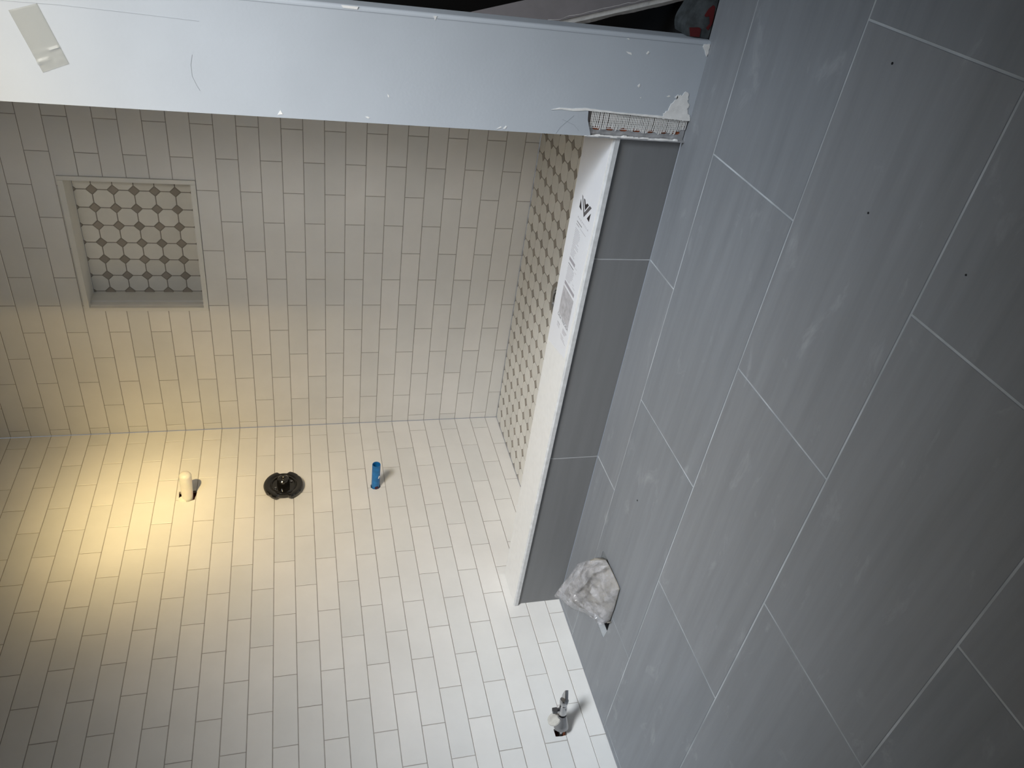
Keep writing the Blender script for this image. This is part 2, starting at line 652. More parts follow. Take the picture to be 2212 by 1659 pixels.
mb.box((0.10, -1.36, -0.30), (0.53, -0.97, -0.29))
mb.box((0.10, -1.36, -0.29), (0.215, -0.97, -0.021))
mb.box((0.434, -1.36, -0.29), (0.53, -0.97, -0.021))
mb.box((0.215, -1.36, -0.29), (0.434, -1.273, -0.021))
mb.box((0.215, -1.129, -0.29), (0.434, -0.97, -0.021))
mb.build('subfloor_shaft', M_DARK, floor)


def mosaic(mb, fr, region, ox, oy, px, py, hole=None, c=0.0008, gap=0.0014):
    """octagons with taupe dots at (ox+i*px, oy+j*py)"""
    i0, i1 = math.floor((region[0] - ox) / px) - 1, math.ceil((region[1] - ox) / px) + 1
    j0, j1 = math.floor((region[2] - oy) / py) - 1, math.ceil((region[3] - oy) / py) + 1
    q = 0.27
    for i in range(i0, i1 + 1):
        for j in range(j0, j1 + 1):
            x, y = ox + i * px, oy + j * py
            dot = [(x + q * px, y), (x, y + q * py), (x - q * px, y), (x, y - q * py)]
            cx, cy = x + px / 2, y + py / 2
            hx, hy = px / 2, py / 2
            e = 1 - 2 * q
            oc = [(cx + hx, cy - e * hy), (cx + hx, cy + e * hy), (cx + e * hx, cy + hy), (cx - e * hx, cy + hy),
                  (cx - hx, cy + e * hy), (cx - hx, cy - e * hy), (cx - e * hx, cy - hy), (cx + e * hx, cy - hy)]
            for p, mi in ((dot, 1), (oc, 0)):
                if area(p) < 0:
                    p = p[::-1]
                p = _inset_trim(p, gap)
                p = clip_rect(p, region) if p else p
                if not p:
                    continue
                var = rnd()
                ps = [p]
                if hole:
                    s = subtract(ps, hole)
                    if sum(abs(area(t)) for t in s) < abs(area(p)) - 1e-8:
                        ps = s
                for t in ps:
                    mb.prism(t, fr, -0.001, 0.0, c=c if len(ps) == 1 else 0.0, mi=mi, var=var)


DR = (0.815, -0.425)
drain_hole = ngon(DR[0], DR[1], 0.066, 12)
mb = MB()
for p in subtract([rect(0.0, PX0, -0.90, 0.0)], ngon(DR[0], DR[1], 0.050, 16)):
    mb.prism(p, FR_F, -0.02, -0.0009, mi=2, bottom=True)
mosaic(mb, FR_F, (0.001, PX0 - 0.001, -0.90, -0.001), -0.0003, 0.0045, 0.0644, 0.0636, hole=drain_hole)
shower_floor = struct(mb.build('shower_floor', [M_OCT, M_DOT, M_OGROUT]))

# ------------------------------------------------------------------ curb with tiled face
mb = MB()
mb.box((0.0, CURB_Y + 0.009, 0.0), (PX0 + 0.02, -0.845, 0.1445), mi=1)
FR_C = (Vector((0, CURB_Y, 0)), X, Z, -Y)
for a, b in ((0.0, 0.6285), (0.6285, 1.2450), (1.2450, PX0 + 0.001)):
    mb.prism(rect(a + 0.0014, b - 0.0014, 0.0015, 0.1440), FR_C, -0.009, 0.0, c=0.0006, mi=0, var=rnd())
mb.prism(rect(0.0, PX0, 0.001, 0.144), FR_C, -0.009, -0.001, mi=2)
curb = struct(mb.build('shower_curb', [M_CURB_SHADED, M_OCT, M_FGROUT]))

# ------------------------------------------------------------------ partition wall beside the shower, hollow and open on its far side
SH = 0.0127                                  # drywall sheet thickness
FR_P = (Vector((0, PY, 0)), X, Z, -Y)        # face frame, v = height, normal towards the room


def slabs(mb, polys, t0, t1, mi=0, c=0.0):
    for p in polys:
        mb.prism(p, FR_P, t0, t1, c=c, mi=mi, bottom=True)


mb = MB()
brk = [(1.5315, 0.0), (1.5750, 0.0), (1.5790, 0.110), (1.5825, 0.2335), (1.5640, 0.2262), (1.5315, 0.2222)]
nose = [(PX1 + 0.0035 - 0.0065 + 0.0065 * math.sin(t), 0.0065 - 0.0065 * math.cos(t)) for t in [i * math.pi / 12 for i in range(7)]]
sheet = [rect(PX0, PX1 - 0.003, 0.0, TOP)]
slabs(mb, subtract(sheet, brk), -SH, 0.0)
# rounded bead on the far edge with its short return, and the return into the shower
prof = nose + [(PX1 + 0.0035, 0.045), (PX1 - 0.003, 0.045), (PX1 - 0.003, 0.0)]
for i in range(len(prof)):
    a, b = prof[i], prof[(i + 1) % len(prof)]
    mb.poly([(a[0], PY + a[1], 0), (b[0], PY + b[1], 0), (b[0], PY + b[1], TOP), (a[0], PY + a[1], TOP)])
mb.box((PX0, PY + SH, 0.224), (PX0 + 0.010, -0.955, TOP))
wall_right = struct(mb.build('wall_right', M_DRYWALL))

# rough backing seen through the break, plus the hollow behind
mb = MB()
mb.box((PX0 + 0.002, PY + 0.0105, 0.0), (1.600, PY + 0.014, 0.250))
mb.build('torn_paper_backing', M_PAPER, wall_right)
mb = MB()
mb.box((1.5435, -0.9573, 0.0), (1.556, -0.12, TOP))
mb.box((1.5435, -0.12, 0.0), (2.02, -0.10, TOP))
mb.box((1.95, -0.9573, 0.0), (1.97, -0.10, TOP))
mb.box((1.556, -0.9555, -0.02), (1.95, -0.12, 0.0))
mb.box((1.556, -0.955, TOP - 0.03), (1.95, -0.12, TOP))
mb.build('hollow_lining', M_DARK, wall_right)  # black lining carries the shade inside the hollow wall
mb = MB()
mb.box((1.950, PY, 0.0), (3.60, PY + SH, TOP))
struct(mb.build('wall_beyond', M_PAINT))

# metal corner bead with its slots, and plaster crumbs along it
mb = MB()
zs = []
z = 0.004
slots = []
for i in range(7):
    slots.append((0.012 + i * 0.0300, 0.012 + i * 0.0300 + 0.0185))
flange = [rect(PX0 + 0.001, PX0 + 0.026, 0.002, 0.2215)]
for i, (a, b) in enumerate(slots):
    u0 = PX0 + 0.0115
    flange = subtract(flange, [(u0, a + 0.004), (u0 + 0.003, a), (u0 + 0.006, a + 0.001), (u0 + 0.007, b - 0.002),
                               (u0 + 0.003, b), (u0, b - 0.004)])
for p in flange:
    mb.prism(p, FR_P, -0.0085, -0.0078, bottom=True)
mb.box((PX0 - 0.0022, PY - 0.0012, 0.0), (PX0 + 0.0012, PY + 0.016, 0.2225))
mb.build('corner_bead', M_METAL, wall_right)
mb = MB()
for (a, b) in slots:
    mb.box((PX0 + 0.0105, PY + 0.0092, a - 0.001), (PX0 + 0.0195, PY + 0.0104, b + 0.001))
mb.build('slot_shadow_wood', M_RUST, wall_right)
mb = MB()
z = 0.016
while z < 0.205:
    ln = 0.010 + rnd() * 0.034
    w_ = 0.0016 + rnd() * 0.0030
    x0 = PX0 - 0.0005 + rnd() * 0.0008
    pts = [(x0, z), (x0 + w_, z + ln * 0.15), (x0 + w_ * (0.6 + 0.5 * rnd()), z + ln * 0.6), (x0 + w_ * 0.35, z + ln), (x0, z + ln)]
    mb.prism(pts, FR_P, -0.004, 0.0006 + rnd() * 0.0014, c=0.0004, bottom=True)
    z += ln * (0.22 + 0.3 * rnd())
mb.build('plaster_crumbs', M_PLASTER, wall_right)

# fibre mesh tape bridging the break
mb = MB()
def strand(p0, p1, w_, t_=0.0009):
    p0, p1 = Vector(p0), Vector(p1)
    d = (p1 - p0).normalized()
    n = Vector((d.z, 0, -d.x)) * w_ / 2
    o = Y * t_
    c = [p0 - n, p0 + n, p1 + n, p1 - n]
    mb.poly(c)
    mb.poly([q + o for q in c][::-1])
    for i in range(4):
        j = (i + 1) % 4
        mb.poly([c[j], c[i], c[i] + o, c[j] + o])
z = 0.0045
k = 0
while z < 0.219:
    t = z / 0.22
    right = 1.5738 + 0.0068 * t
    left = 1.5445 + 0.0022 * t + 0.0025 * math.sin(k * 0.7) + (rnd() - 0.5) * 0.003
    if z < 0.025:
        left += (0.025 - z) * 0.5
    y_ = PY + 0.0035 + 0.0015 * math.sin(z * 60)
    xm = (left + right) / 2
    zm = z + (rnd() - 0.5) * 0.0007
    strand((right, y_, z), (xm, y_ - 0.0006, zm), 0.0016)
    strand((xm, y_ - 0.0006, zm), (left, y_ + 0.0012, z + (rnd() - 0.5) * 0.0022), 0.0015)
    z += 0.00350 + (0.0014 if rnd() < 0.12 else 0)
    k += 1
for i in range(8):
    t = i / 7.0
    x_ = 1.5475 + t * 0.0275
    zz = [0.006 + (0.020 if i < 2 else 0.0), 0.06, 0.115, 0.17, 0.2185]
    for a, b in zip(zz, zz[1:]):
        strand((x_ + 0.0062 * a / 0.22 * t, PY + 0.0042 + 0.0015 * math.sin(a * 60), a),
               (x_ + 0.0062 * b / 0.22 * t, PY + 0.0042 + 0.0015 * math.sin(b * 60), b), 0.0008)
mb.build('mesh_tape', M_MESH, wall_right)


def jag(pts, amp, seg=0.0035):
    out = []
    for i in range(len(pts)):
        a, b = pts[i], pts[(i + 1) % len(pts)]
        n = max(1, int(math.hypot(b[0] - a[0], b[1] - a[1]) / seg))
        for k in range(n):
            t = k / n
            out.append((a[0] + (b[0] - a[0]) * t + (rnd() - 0.5) * amp, a[1] + (b[1] - a[1]) * t + (rnd() - 0.5) * amp))
    return out


def blob(mb, pts, t0, t1, mi=0, fr=FR_P):
    """possibly concave thin outline with a real thickness"""
    O, U, V, W = fr
    if area(pts) < 0:
        pts = pts[::-1]
    if U.cross(V).dot(W) < 0:
        pts = pts[::-1]
    a = [O + U * p[0] + V * p[1] + W * t1 for p in pts]
    b = [O + U * p[0] + V * p[1] + W * t0 for p in pts]
    mb.poly(a, mi)
    for i in range(len(pts)):
        j = (i + 1) % len(pts)
        mb.poly([b[i], b[j], a[j], a[i]], mi)


mb = MB()
patch = [(1.5765, 0.0665), (1.5860, 0.0640), (1.5925, 0.0565), (1.6035, 0.0535), (1.6110, 0.0490), (1.6195, 0.0400), (1.6215, 0.0470),
         (1.6260, 0.0420), (1.6250, 0.0330), (1.6330, 0.0265), (1.6300, 0.0200), (1.6160, 0.0170), (1.6080, 0.0115),
         (1.5950, 0.0130), (1.5860, 0.0045), (1.5760, 0.0010), (1.5755, 0.0300)]
blob(mb, jag(patch, 0.0036, 0.0026), -0.0005, 0.0009)
# pale lip of the broken sheet
lip = [(1.5748, 0.001), (1.5785, 0.110), (1.5820, 0.2335), (1.5795, 0.262), (1.5812, 0.285), (1.5790, 0.307), (1.5835, 0.29),
       (1.5838, 0.262), (1.5868, 0.235), (1.5825, 0.16), (1.5820, 0.09), (1.5795, 0.001)]
blob(mb, jag(lip, 0.0006, 0.006), -0.001, 0.0011)
for pts in ([(1.5362, 0.8279), (1.5449, 0.8227), (1.5376, 0.8189)], [(1.5426, 0.6697), (1.5429, 0.6646), (1.5405, 0.6611), (1.5395, 0.6645)],
            [(1.7289, 0.5545), (1.7288, 0.5479), (1.7216, 0.5506)], [(1.7315, 0.7154), (1.7315, 0.6863), (1.7270, 0.6878), (1.7275, 0.7122)],
            [(1.5872, 0.63), (1.5848, 0.6273), (1.5807, 0.6262), (1.5822, 0.6289)], [(1.6993, 0.1753), (1.6977, 0.1632), (1.6936, 0.1612), (1.6955, 0.1695)],
            [(1.6985, 0.132), (1.7039, 0.1284), (1.7016, 0.1259), (1.697, 0.1296)], [(1.6367, 0.1352), (1.6414, 0.1314), (1.638, 0.1295), (1.6342, 0.1316)],
            [(1.6147, 0.1246), (1.6158, 0.1219), (1.6131, 0.1212)], [(1.7225, 0.1799), (1.723, 0.1742), (1.7206, 0.1727)],
            [(1.5339, 0.4137), (1.54, 0.405), (1.5382, 0.4029), (1.5362, 0.4064)], [(1.5357, 0.3997), (1.5415, 0.3947), (1.5407, 0.3927), (1.535, 0.3958)],
            [(1.6205, 0.0666), (1.6236, 0.0612), (1.622, 0.0577), (1.6198, 0.0623)]):
    blob(mb, pts, -0.0003, 0.0006)
blob(mb, jag([(1.7255, 0.0150), (1.7270, 0.0010), (1.7090, 0.0010), (1.7030, 0.0030), (1.7122, 0.0075), (1.7210, 0.0150)], 0.001), -0.0003, 0.0014)
mb.build('joint_compound_patch', M_PLASTER, wall_right)
# hairline cracks, the paint seam and a long scratch, as shallow raised ridges of paint
mb = MB()
def ridge(pts, w_):
    for a, b in zip(pts, pts[1:]):
        d = Vector((b[0] - a[0], b[1] - a[1]))
        n = Vector((-d.y, d.x)).normalized() * w_ / 2
        mb.prism([(a[0] - n.x, a[1] - n.y), (b[0] - n.x, b[1] - n.y), (b[0] + n.x, b[1] + n.y), (a[0] + n.x, a[1] + n.y)], FR_P, -0.0002, 0.0003)
ridge([(1.6905, 1.30), (1.6892, 1.2408), (1.6904, 1.156), (1.688, 1.0547), (1.6847, 0.9487)], 0.0005)
ridge([(1.6301, 0.9649), (1.6131, 0.9688), (1.5938, 0.9684), (1.5786, 0.9624), (1.5702, 0.9578)], 0.0007)
ridge([(1.5702, 0.2571), (1.5454, 0.282), (1.532, 0.2888)], 0.0005)
ridge([(1.5613, 0.28), (1.5518, 0.2535), (1.5403, 0.2403)], 0.0005)
ridge([(1.7240, 1.2), (1.7245, 0.6), (1.7240, 0.0)], 0.0009)
mb.build('hairline_cracks', simple('crack_line', (0.33, 0.36, 0.40), 0.8), wall_right)

# ------------------------------------------------------------------ rest of the room around the photographer
mb = MB(); mb.box((-0.02, -3.42, TOP), (3.62, 0.02, TOP + 0.02)); struct(mb.build('ceiling', M_PAINT))
mb = MB(); mb.box((3.60, -3.42, 0.0), (3.62, PY, TOP)); struct(mb.build('wall_window_side', M_PAINT))
mb = MB(); mb.box((-0.02, -3.42, 0.0), (3.60, -3.40, TOP)); struct(mb.build('wall_front', M_PAINT))

# ------------------------------------------------------------------ niche in the back wall
niche = thing('shower_niche', 'recessed shower niche framed in white stone with octagon mosaic on its back', 'niche', (0.768, 0, 1.095))
ND = 0.086
off = Vector((-0.768, 0, -1.095))
def at_niche(a, b):
    return tuple(Vector(a) + off), tuple(Vector(b) + off)
IX0, IX1, IZ0, IZ1 = NX0 + 0.0135, NX1 - 0.0140, NZ0 + 0.0165, NZ1 - 0.0165
mb = MB()
for a, b in (((NX0 + 0.001, -0.0030, NZ0 + 0.001), (IX0, 0.012, NZ1 - 0.001)), ((IX1, -0.0030, NZ0 + 0.001), (NX1 - 0.001, 0.012, NZ1 - 0.001)),
             ((IX0 + 0.0004, -0.0034, NZ0 + 0.001), (IX1 - 0.0004, 0.012, IZ0)), ((IX0 + 0.0004, -0.0034, IZ1), (IX1 - 0.0004, 0.012, NZ1 - 0.001))):
    q = at_niche(a, b)
    mb.box(*q)
fr = mb.build('niche_frame', M_STONE, niche)
bv = fr.modifiers.new('edge', 'BEVEL'); bv.width = 0.0014; bv.segments = 2
mb = MB()
for a, b in (((IX0 - 0.006, 0.030, IZ0 - 0.006), (IX0 + 0.0105, ND, IZ1 + 0.006)), ((IX0 - 0.006, 0.012, IZ0 - 0.006), (IX0 + 0.004, 0.030, IZ1 + 0.006)), ((IX1, 0.012, IZ0 - 0.006), (IX1 + 0.006, ND, IZ1 + 0.006)),
             ((IX0 - 0.006, 0.012, IZ0 - 0.006), (IX1 + 0.006, ND, IZ0)), ((IX0 - 0.006, 0.012, IZ1), (IX1 + 0.006, ND, IZ1 + 0.006))):
    mb.box(*at_niche(a, b))
mb.build('niche_lining', M_STONE, niche)
mb = MB()
FR_N = (Vector((0, ND, 0)) + off, X, Z, -Y)
mb.prism(rect(IX0, IX1, IZ0, IZ1), FR_N, -0.01, -0.0009, mi=2, bottom=True)
mosaic(mb, FR_N, (IX0 + 0.001, IX1 - 0.001, IZ0 + 0.002, IZ1 - 0.001), 0.6205, 1.1712, 0.0611, 0.0611)
mb.build('octagon_mosaic', [M_OCT, M_DOT, M_OGROUT], niche)

# ------------------------------------------------------------------ quartz slab on the curb, with its printed film
SZ0, SZ1 = 0.1445, 0.1585
def yin(x):
    return -0.8345 + 0.0255 * x
mb = MB()
nseg = 60
top_in, top_out = [], []
for i in range(nseg + 1):
    x_ = 0.0012 + (PX0 - 0.0025) * i / nseg
    wob = 0.0010 * math.sin(i * 1.7) * (1 if i < 32 else 0.2) + (0.0006 * (rnd() - 0.5))
    top_out.append((x_, -0.9605 + wob * 0.8))
    top_in.append((x_, yin(x_)))
for i in range(nseg):
    a, b, c, d = top_out[i], top_out[i + 1], top_in[i + 1], top_in[i]
    mb.poly([(a[0], a[1], SZ1), (b[0], b[1], SZ1), (c[0], c[1], SZ1), (d[0], d[1], SZ1)])
    fa, fb = (a[0], -0.9655, SZ1 - 0.0035), (b[0], -0.9655, SZ1 - 0.0035)
    mb.poly([(fa), (fb), (b[0], b[1], SZ1), (a[0], a[1], SZ1)], 1)
    mb.poly([(a[0], -0.9655, SZ0), (b[0], -0.9655, SZ0), fb, fa], 1)
    mb.poly([(d[0], d[1], SZ1), (c[0], c[1], SZ1), (c[0], c[1], SZ0), (d[0], d[1], SZ0)])
    mb.poly([(a[0], -0.9655, SZ0), (d[0], d[1], SZ0), (c[0], c[1], SZ0), (b[0], -0.9655, SZ0)])
for i in (0, nseg):
    a, d = top_out[i], top_in[i]
    mb.poly([(a[0], -0.9655, SZ0), (a[0], a[1], SZ1), (d[0], d[1], SZ1), (d[0], d[1], SZ0)])
slab = mb.build('curb_slab', [M_QUARTZ, M_QEDGE], recalc=True)
tag(slab, 'white quartz slab capping the shower curb, film with printed maker logo on it', 'slab')
FZ = SZ1 + 0.0004
mb = MB()
mb.prism([(0.96, -0.9475), (1.5215, -0.9555), (1.5215, yin(1.52) - 0.003), (0.93, yin(0.93) - 0.004)], FR_F, SZ1, FZ, bottom=True)
film = mb.build('protective_film', M_FILM, slab)
FR_T = (Vector((0, 0, 0)), X, Y, Z)
LX, LY, LS = 1.3143, -0.8526, 0.98
def lg(u, v):
    return (LX + v * LS, LY - u * LS)
mb = MB()
for pts in ([(-.0008, .0323), (-.0016, .0112), (.0164, .0097)],
            [(.0173, .0411), (.0261, .0415), (.0346, .0326), (.0437, .0395), (.0547, .0395), (.0373, .0199)],
            [(.0755, .0285), (.0743, .0071), (.0578, .0087)]):
    blob(mb, [lg(*p) for p in pts], FZ, FZ + 0.0002, fr=FR_T)
mb.build('logo_dark_shapes', M_INK, film)
mb = MB()
blob(mb, [lg(*p) for p in [(.002, .0438), (.0088, .0428), (.036, .0136), (.0605, .0407), (.074, .0409), (.037, .0022)]], FZ, FZ + 0.0002, fr=FR_T)
mb.build('logo_grey_chevron', M_INKG, film)


def lettering(name, text, size, loc, m_, parent, width=None):
    cu = bpy.data.curves.new(name, 'FONT')
    cu.body = text
    cu.size = size
    cu.extrude = 0.00005
    tmp = bpy.data.objects.new(name + '_src', cu)
    COL.objects.link(tmp)
    dg = bpy.context.evaluated_depsgraph_get()
    me = bpy.data.meshes.new_from_object(tmp.evaluated_get(dg))
    bpy.data.objects.remove(tmp)
    xs = [v.co.x for v in me.vertices]
    sc = (width / (max(xs) - min(xs))) if width else 1.0
    me.transform(Matrix.Diagonal((sc, 1, 1, 1)))
    # reading direction runs towards the room (-y), letter tops towards +x
    me.transform(Matrix(((0, 1, 0, loc[0]), (-1, 0, 0, loc[1]), (0, 0, 1, loc[2]), (0, 0, 0, 1))))
    me.materials.clear()
    me.materials.append(m_)
    o = bpy.data.objects.new(name, me)
    COL.objects.link(o)
    o.parent = parent
    return o


lettering('brand_lettering', 'M A R A V I L L A', 0.0072, (1.3000, -0.8535, FZ + 0.0001), M_TXT, film, 0.078)
lettering('pattern_name_lettering', 'CALIA TRESCADA', 0.0120, (1.0345 - 0.004, -0.8475, FZ + 0.0001), M_INKG, film, 0.086)
mb = MB()
def line(x_, u0, u1, t_=0.0009, mi=0):
    mb.box((x_ - t_ / 2, LY - u1, FZ), (x_ + t_ / 2, LY - u0, FZ + 0.0001), mi)
line(1.2915, 0.001, 0.038, 0.0018, 1)
line(1.2845, 0.001, 0.023, 0.0022)
line(1.2840, 0.029, 0.072, 0.0009)
x_ = 1.2740
for i, (a, b) in enumerate([(0, .030), (.001, .036), (0, .040), (.001, .041), (0, .040), (.002, .036), (.001, .034), (0, .041), (0, .022), (0, .043), (.002, .045), (0, .018),
                            (.001, .036), (0, .030), (0, .029), (.002, .027), (0, .031)]):
    line(x_, a, b, 0.0011)
    x_ -= 0.0043
mb.box((1.1890, LY - 0.044, FZ), (1.1975, LY - 0.000, FZ + 0.0001))
line(1.1900, 0.047, 0.060); line(1.1800, 0.050, 0.062)
line(1.1805, 0.0, 0.040, 0.0020, 1)
x_ = 1.1745
for i, (a, b) in enumerate([(0, .048), (.001, .050), (0, .047), (.001, .046), (0, .047), (.002, .044), (.001, .041), (0, .035), (0, .036), (0, .030)]):
    line(x_, a, b, 0.0011)
    x_ -= 0.0040
line(1.148, 0.052, 0.062); line(1.142, 0.056, 0.072)
mb.box((1.1235, LY - 0.076, FZ), (1.1325, LY - 0.000, FZ + 0.0001))
for i in range(4):
    line(1.0195 - i * 0.0036, 0.048, 0.080 - 0.004 * i, 0.0016)
for i in range(3):
    line(1.0150 - i * 0.0048, 0.004, 0.024, 0.0014, 1 if i == 0 else 0)
for i in range(3):
    line(0.9990 - i * 0.0042, 0.040 + 0.003 * i, 0.064 + 0.010 * i, 0.0013)
mb.build('fine_print', [M_TXT, M_INKG], film)
mb = MB()
mb.box((1.0400, LY - 0.080, FZ), (1.1170, LY + 0.002, FZ + 0.0001))
mb.build('marble_swatch', M_SWATCH, film)

# ------------------------------------------------------------------ drain
dr = thing('floor_drain', 'round metal shower drain set in grout, half hidden behind the curb slab', 'drain', (DR[0], DR[1], 0))
mb = MB()
mb.lathe((0, 0, -0.018), Z, [(0.0, 0.0), (0.0, 0.049), (0.0185, 0.049), (0.0195, 0.047), (0.0185, 0.040), (0.012, 0.038), (0.012, 0.0)], 48)
mb.build('drain_ring', M_CHROME, dr, smooth=True)
mb = MB()
for k in range(4):
    r = 0.008 + k * 0.0085
    mb.lathe((0, 0, -0.005), Z, [(0, r), (0.004, r), (0.004, r + 0.0042), (0, r + 0.0042), (0, r)], 40)
for k in range(4):
    a = math.pi * k / 4
    mb.prism([(math.cos(a) * s * 0.039 - math.sin(a) * t * 0.002, math.sin(a) * s * 0.039 + math.cos(a) * t * 0.002) for s, t in ((-1, -1), (1, -1), (1, 1), (-1, 1))],
             (Vector((0, 0, 0)), X, Y, Z), -0.005, -0.0015, bottom=True)
mb.build('drain_grate', M_DKCHROME, dr, recalc=True)

# ------------------------------------------------------------------ shower valve trim on the plumbing wall
va = thing('shower_valve', 'round glossy black shower valve plate between white pipe and blue pipe', 'valve', (0, -0.3505, 0.8690))
def notch(t, r):
    if r < 0.058:
        return 1.0
    # local angles: u = +z, v = x cross z = -y
    k = 1.0
    for c, w_, d in ((math.pi / 2, 0.36, 0.17), (-math.pi / 2, 0.34, 0.17), (-2.50, 0.10, 0.04), (0.75, 0.16, 0.03)):
        dd = abs((t - c + math.pi) % (2 * math.pi) - math.pi)
        k = min(k, 1 - d * min(1, max(0, (w_ - dd) / 0.10)))
    return k
mb = MB()
mb.lathe((0, 0, 0), X, [(0.000, 0.0), (0.000, 0.060), (0.006, 0.0675), (0.016, 0.0690), (0.021, 0.0660), (0.0225, 0.0620),
                        (0.0215, 0.0500), (0.0190, 0.0470), (0.0190, 0.0450), (0.0215, 0.0430), (0.0215, 0.0405),
                        (0.0165, 0.0385), (0.0165, 0.0)], 96, rfun=notch)
mb.build('valve_plate', M_BLACK, va, smooth=True)
mb = MB()
mb.lathe((0.0160, 0, 0), X, [(0, 0.0225), (0.020, 0.0215), (0.030, 0.0195), (0.0325, 0.0165), (0.0325, 0.008), (0.030, 0.0075), (0.030, 0.0)], 48)
mb.build('valve_cartridge', M_BLACK, va, smooth=True)
mb = MB()
mb.lathe((0.045, 0, 0), X, [(0, 0.0032), (0.009, 0.0030), (0.011, 0.0), ], 16)
mb.build('valve_stem', M_BRASS, va, smooth=True)
for a in (0.55, 3.6):
    mb = MB()
    c = Vector((0.0165, -math.sin(a) * 0.031, math.cos(a) * 0.031))
    mb.lathe(c, X, [(0, 0.0042), (0.003, 0.004), (0.0038, 0.0)], 16)
    mb.build('valve_screw', M_DKCHROME, va, smooth=True)

# ------------------------------------------------------------------ white capped pipe stub
pp = thing('capped_pipe', 'milky white round-ended pipe stub poking from a broken hole in the wall tile', 'pipe', (0, -0.3655, 1.1890))
mb = MB()
prof = [(-0.029, 0.0), (-0.029, 0.0175), (0.0, 0.0180), (0.03, 0.0192), (0.085, 0.0200)]
prof += [(0.0985 + 0.0205 * math.sin(t) * 0.70, 0.0200 * math.cos(t) ** 0.8) for t in [i * math.pi / 16 for i in range(8)]] + [(0.1145, 0.0)]
mb.lathe((0, 0, 0), Vector((1, 0.01, -0.02)), prof, 40)
mb.build('pipe_tube', M_PIPE, pp, smooth=True)
mb = MB()
mb.lathe((-0.026, -0.006, 0.010), Vector((1, -0.15, 0.3)), [(0, 0.0), (0, 0.016), (0.024, 0.0175), (0.030, 0.012), (0.031, 0.0)], 24)
mb.build('pipe_collar', M_PIPE, pp, smooth=True)

# ------------------------------------------------------------------ blue pipe stub
bp = thing('blue_pipe', 'short open blue plastic pipe stub sticking out of the white tile', 'pipe', (0, -0.371, 0.544))
mb = MB()
R0, R1 = 0.0150, 0.0124
mb.lathe((0, 0, 0), X, [(-0.04, R0), (0.106, R0), (0.1075, R0 - 0.0006), (0.1075, R1 + 0.0005), (0.106, R1), (0.02, R1), (0.02, 0.0)], 36)
tb = mb.build('pipe_tube', M_BLUE, bp, smooth=True)
mb = MB()
mb.lathe((0.004, -0.0100, -0.002), Vector((0.5, -0.9, -0.1)), [(-0.006, 0.0), (-0.006, 0.0068), (0.0035, 0.0075), (0.0075, 0.005), (0.0085, 0.0)], 14)
mb.build('maroon_plug', M_MAROON, bp, smooth=True)
mb = MB()
mb.prism([(0.050, -0.004), (0.061, -0.0005), (0.058, 0.0030), (0.047, -0.0010)], (Vector((0, -0.0115, -0.0098)), X, Y * 0.6 + Z * -0.8, Vector((0, -0.8, -0.6))), -0.001, 0.0012, bottom=True)
mb.build('label_scrap', M_PLASTER, bp)

# ------------------------------------------------------------------ angle stop for the toilet supply
st = thing('stop_valve', 'small chrome angle stop valve low on the white tile beside the grey floor', 'valve', (0, -1.4020, 0.1290))
ax = Vector((0.14, 0.032, 0.004)).normalized()
def on(l, dy=0.0, dz=0.0):
    return ax * l + Vector((0, dy, dz))
mb = MB()
mb.tube(on(-0.04), on(0.065), 0.0075, 0.0075, 20)
mb.build('supply_stub', M_CHROME, st, smooth=True)
mb = MB()
mb.lathe(on(0.022), ax, [(0, 0.0), (0.0, 0.0205), (0.003, 0.0210), (0.012, 0.0185), (0.030, 0.0145), (0.044, 0.0118), (0.047, 0.0)], 40)
mb.build('escutcheon', M_DKCHROME, st, smooth=True)
mb = MB()
mb.lathe(on(0.072), ax, [(0, 0.0), (0.0, 0.0112), (0.018, 0.0118), (0.024, 0.0105), (0.030, 0.0105), (0.033, 0.0080), (0.033, 0.0)], 32)
mb.build('valve_body', M_CHROME, st, smooth=True)
mb = MB()
o_ = on(0.086)
up = Vector((-0.15, 0.10, 1)).normalized()
mb.tube(o_, o_ + up * 0.020, 0.0062, 0.0062, 20)
mb.build('outlet_neck', M_CHROME, st, smooth=True)
mb = MB()
mb.lathe(o_ + up * 0.016, up, [(0, 0.0), (0.0, 0.0092), (0.012, 0.0092), (0.0135, 0.0080), (0.0135, 0.0052), (0.006, 0.0045), (0.006, 0.0)], 6)
mb.build('compression_nut', M_DKCHROME, st, recalc=True)
mb = MB()
hn = Vector((0.75, 0.30, -0.12)).normalized()
mb.lathe(on(0.103), hn, [(0, 0.0), (0, 0.0105), (0.010, 0.0125), (0.016, 0.0118), (0.018, 0.0)], 28)
side = hn.cross(Z).normalized()
c0 = on(0.103) + hn * 0.014
blade = [(-0.0135, 0.0), (-0.0125, 0.011), (-0.004, 0.028), (0.002, 0.033), (0.006, 0.026), (0.0125, 0.012), (0.0125, 0.0)]
mb.prism(blade, (c0, side, hn, side.cross(hn)), -0.0042, 0.0042, c=0.0012, bottom=True)
mb.build('oval_handle', M_CHROME, st, smooth=True)
mb = MB()
wc = on(0.050, 0.002, 0.0215)
mb.lathe(wc, Vector((0.75, 0.10, 0.42)), [(-0.002, 0.0), (-0.0015, 0.0155), (0.000, 0.0195), (0.004, 0.0185), (0.0055, 0.0)], 32)
mb.build('loose_washer', M_WASH, st, smooth=True)

# ------------------------------------------------------------------ crumpled plastic bag stuffed in the flange hole
bag = thing('plastic_bag', 'crumpled clear plastic bag stuffed into the toilet flange hole in the floor', 'plastic bag', (0.31, -1.17, 0.0))
BO = Vector((0.31, -1.17, 0.0))


